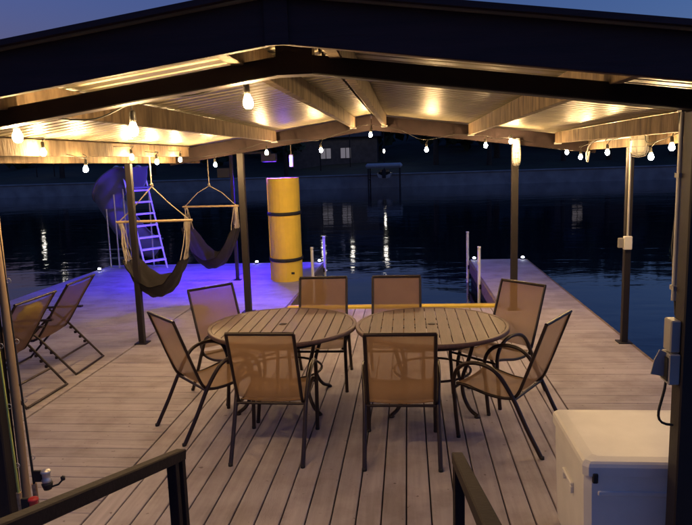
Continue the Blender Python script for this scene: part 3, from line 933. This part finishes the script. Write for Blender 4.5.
# ------------------------------------------------------------------ pool slide
sl = thing('pool_slide', (-5.9, 13.2, 0), 'tall curved pale slide with a ladder, lit blue, at the pier corner', 'pool slide')
def tr(p):
    return (p[0] + 5.9, p[1] - 13.2, p[2])
path = smooth_path([tr(p) for p in ((-5.78, 13.40, 1.72), (-6.06, 13.55, 1.70), (-6.38, 13.68, 1.50), (-6.62, 13.88, 1.14), (-6.68, 14.20, .74), (-6.62, 14.55, .38), (-6.52, 14.9, .12), (-6.42, 15.25, -.02))], 7)
prof_in = [(.27 * math.cos(math.pi * (1 + i / 12)), .46 + .46 * math.sin(math.pi * (1 + i / 12))) for i in range(13)]
prof_out = [(.30 * math.cos(math.pi * (1 + i / 12)), .47 + .50 * math.sin(math.pi * (1 + i / 12))) for i in range(13)]
prof = [(-.31, .46)] + prof_in + [(.31, .46)] + prof_out[::-1]
MB().sweep(path, prof, up=(0, 0, 1)).build('chute', M['slide'], sl)
mb = MB()
for s in (-1, 1):
    mb.sweep([Vector(p) for p in path], [(s * .31 + .022 * math.cos(a), .475 + .022 * math.sin(a)) for a in [k * math.pi / 4 for k in range(8)]], up=(0, 0, 1))
mb.build('chute_lip', M['slide'], sl)
m4 = Matrix.Translation(tr((-5.80, 13.42, 1.755))) @ Matrix.Rotation(math.atan2(.43, .30), 4, 'Z')
MB().box(-.27, .27, -.16, .14, -.02, .02, .008, mtx=m4).build('platform', M['slide'], sl)
CL = Vector((-.42, .27, 0))                 # how far the ladder runs back as it climbs to 1.78 m
def lad(foot, z):
    return Vector(tr((foot[0], foot[1], 0))) + CL * (z / 1.78) + Vector((0, 0, z))
FA, FB = (-5.55, 12.95), (-5.25, 13.38)
for foot in (FA, FB):
    top = lad(foot, 1.78)
    MB().tube(smooth_path([lad(foot, 0), lad(foot, .9), top, top + Vector((-.09, .06, .32)), top + Vector((-.24, .155, .44)), top + Vector((-.40, .26, .34)), top + Vector((-.45, .29, .05))], 5), .021, 8).build('ladder_rail', M['pvc'], sl)
for i in range(7):
    z = .20 + .25 * i
    pa, pb = lad(FA, z), lad(FB, z)
    MB().bar([pa, pb], .10, .028, bev=.004).build('step', M['pvc'], sl)
    MB().bar([pa + Vector((.03, -.02, -.018)), pb + Vector((.03, -.02, -.018))], .012, .006).build('led_strip', M['led_strip'], sl)
for (x, y, z) in ((-6.62, 13.58, 1.30), (-6.36, 13.44, 1.62), (-6.08, 13.30, 1.74), (-5.97, 13.24, 1.74), (-5.66, 13.66, 1.74), (-6.5, 13.74, 1.15)):
    MB().tube([tr((x, y, 0)), tr((x, y, z))], .018, 8).build('support_leg', M['alu'], sl)
    MB().lathe([(0, 0), (.05, 0), (.05, .01), (.02, .014), (0, .014)], tr((x, y, 0)), 10).build('foot_flange', M['alu'], sl)

# ------------------------------------------------------------------ dock box
db = thing('dock_box', (.83, 2.98, 0), 'large white plastic dock box behind the right front post', 'dock box')
bw, bd, bh = 1.25, .66, .585
mb = MB()
vs = []
for z, i in ((0, .03), (.03, .022), (bh - .06, .0), (bh, .0)):
    for (x, y) in ((.03, 0), (bw - .03, 0), (bw, .03), (bw, bd - .03), (bw - .03, bd), (.03, bd), (0, bd - .03), (0, .03)):
        cx, cy = bw / 2, bd / 2
        vs.append((cx + (x - cx) * (1 - i * 1.2), cy + (y - cy) * (1 - i * 1.6), z))
fs = [tuple(range(8))[::-1], tuple(range(24, 32))]
for a in range(3):
    for q in range(8):
        r = (q + 1) % 8
        fs.append((a * 8 + q, a * 8 + r, a * 8 + 8 + r, a * 8 + 8 + q))
mb.add(vs, fs); mb.build('body', M['white_plastic'], db)
mb = MB()
vs = []
for z, i in ((bh + .004, -.012), (bh + .05, -.014), (bh + .066, -.009), (bh + .074, .003), (bh + .079, .05)):
    for (x, y, ox, oy) in ((.024, 0, 1, 1), (bw - .024, 0, -1, 1), (bw, .024, -1, 1), (bw, bd - .024, -1, -1), (bw - .024, bd, -1, -1), (.024, bd, 1, -1), (0, bd - .024, 1, -1), (0, .024, 1, 1)):
        vs.append((x + ox * i, y + oy * i, z))
fs = [tuple(range(8))[::-1], tuple(range(32, 40))]
for a in range(4):
    for q in range(8):
        r = (q + 1) % 8
        fs.append((a * 8 + q, a * 8 + r, a * 8 + 8 + r, a * 8 + 8 + q))
mb.add(vs, fs); mb.build('lid', M['white_plastic'], db)
MB().box(.06, bw - .06, -.006, .012, bh - .10, bh - .075, .004).build('front_rib', M['white_plastic'], db)
MB().box(.03, .055, -.020, .0, bh - .03, bh + .02, .004).build('hinge_pin', M['black'], db)
h = MB(); h.box(-.014, .004, .22, .40, bh - .17, bh - .15, .004); h.box(-.014, .004, .22, .24, bh - .21, bh - .17, .003); h.box(-.014, .004, .38, .40, bh - .21, bh - .17, .003)
h.build('handle', M['white_plastic'], db)
MB().box(.58, .66, -.022, .0, bh - .06, bh + .035, .005).build('latch', M['grey_box'], db)

# ------------------------------------------------------------------ gangway with handrails
gw = thing('gangway', (-.37, 2.3, 0), 'gangway with dark square handrails coming down to the deck', 'gangway')
sl_ = .308
for x in (-.53, .54):
    P0, P1 = (x, -.01, 1.0), (x, -3.6, 1.0 + 3.6 * sl_)
    MB().bar([P0, P1], .042, .042, bev=.004).build('handrail', M['rail'], gw)
    MB().bar([(x, -.075, .55), (x, -3.6, .55 + 3.52 * sl_)], .03, .03, bev=.003).build('mid_rail', M['rail'], gw)
    for y in (-.03, -.10, -1.6, -3.4):
        MB().box(x - .018, x + .018, y - .018, y + .018, .0 if y > -.05 else .06 - y * sl_ - .05, .985 - y * sl_, .003).build('rail_post', M['rail'], gw)
    MB().bar([(x, -.05, .05), (x, -3.6, .05 + 3.6 * sl_)], .05, .12).build('stringer', M['rail'], gw)
for i in range(22):
    y = -.12 - i * .158
    m4 = Matrix.Translation((0, y, .10 - y * sl_)) @ Matrix.Rotation(-math.atan(sl_), 4, 'X')
    MB().box(-.50, .51, -.075, .075, -.014, .014, .003, mtx=m4).build('tread', M['deckX'], gw)

# ------------------------------------------------------------------ fishing rods by the left front post
def rod(x, y, tilt, lean, red, label, zt=2.0):
    t = thing('fishing_rod', (x, y, 0), label, 'fishing rod', 'fishing rods leaning on the left post')
    t.rotation_euler = (R(lean), R(tilt), 0)
    MB().tube([(0, 0, .0), (0, 0, .2), (0, 0, .56)], .013, 10, scales=[1.1, .9, 1.0]).build('cork_grip', M['cork'], t)
    MB().tube([(0, 0, .56), (0, 0, 1.2), (0, 0, zt)], .0065, 8, scales=[1, .7, .3]).build('blank', M['lime'] if red else M['black'], t)
    for z in (.7, 1.0, 1.3, 1.6):
        MB().tube([(.012 + .012 * math.cos(a), 0, z + .012 * math.sin(a)) for a in [k * math.pi / 4 for k in range(8)]], .002, 4, closed=True).build('line_guide', M['alu'], t)
    r = link('spinning_reel', None, t, (.0, 0, .60 if not red else .50))
    MB().box(.005, .05, -.008, .008, -.03, .03, .003).build('reel_foot', M['black'], r)
    MB().lathe([(0, -.035), (.022, -.035), (.026, -.02), (.020, -.012), (.020, .012), (.026, .02), (.022, .03), (0, .032)], (.07, 0, .0), 14).build('spool', M['red'] if red else M['alu'], r)
    MB().lathe([(0, -.075), (.02, -.07), (.028, -.04), (.026, -.036), (0, -.036)], (.07, 0, 0), 14).build('rotor', M['red'] if red else M['black'], r)
    MB().tube([(.085, 0, -.06), (.13, 0, -.045), (.155, 0, -.02)], .005, 6).build('crank', M['black'], r)
    MB().lathe([(0, -.012), (.01, -.01), (.012, .006), (0, .014)], (.157, 0, -.012), 8).build('crank_knob', M['black'], r)
rod(-1.885, 2.86, -1.5, 0, False, 'dark spinning rod with a silver reel against the left front post')
rod(-1.905, 2.76, -2.0, -1, True, 'spinning rod with a red reel, leaning lowest on the left front post')
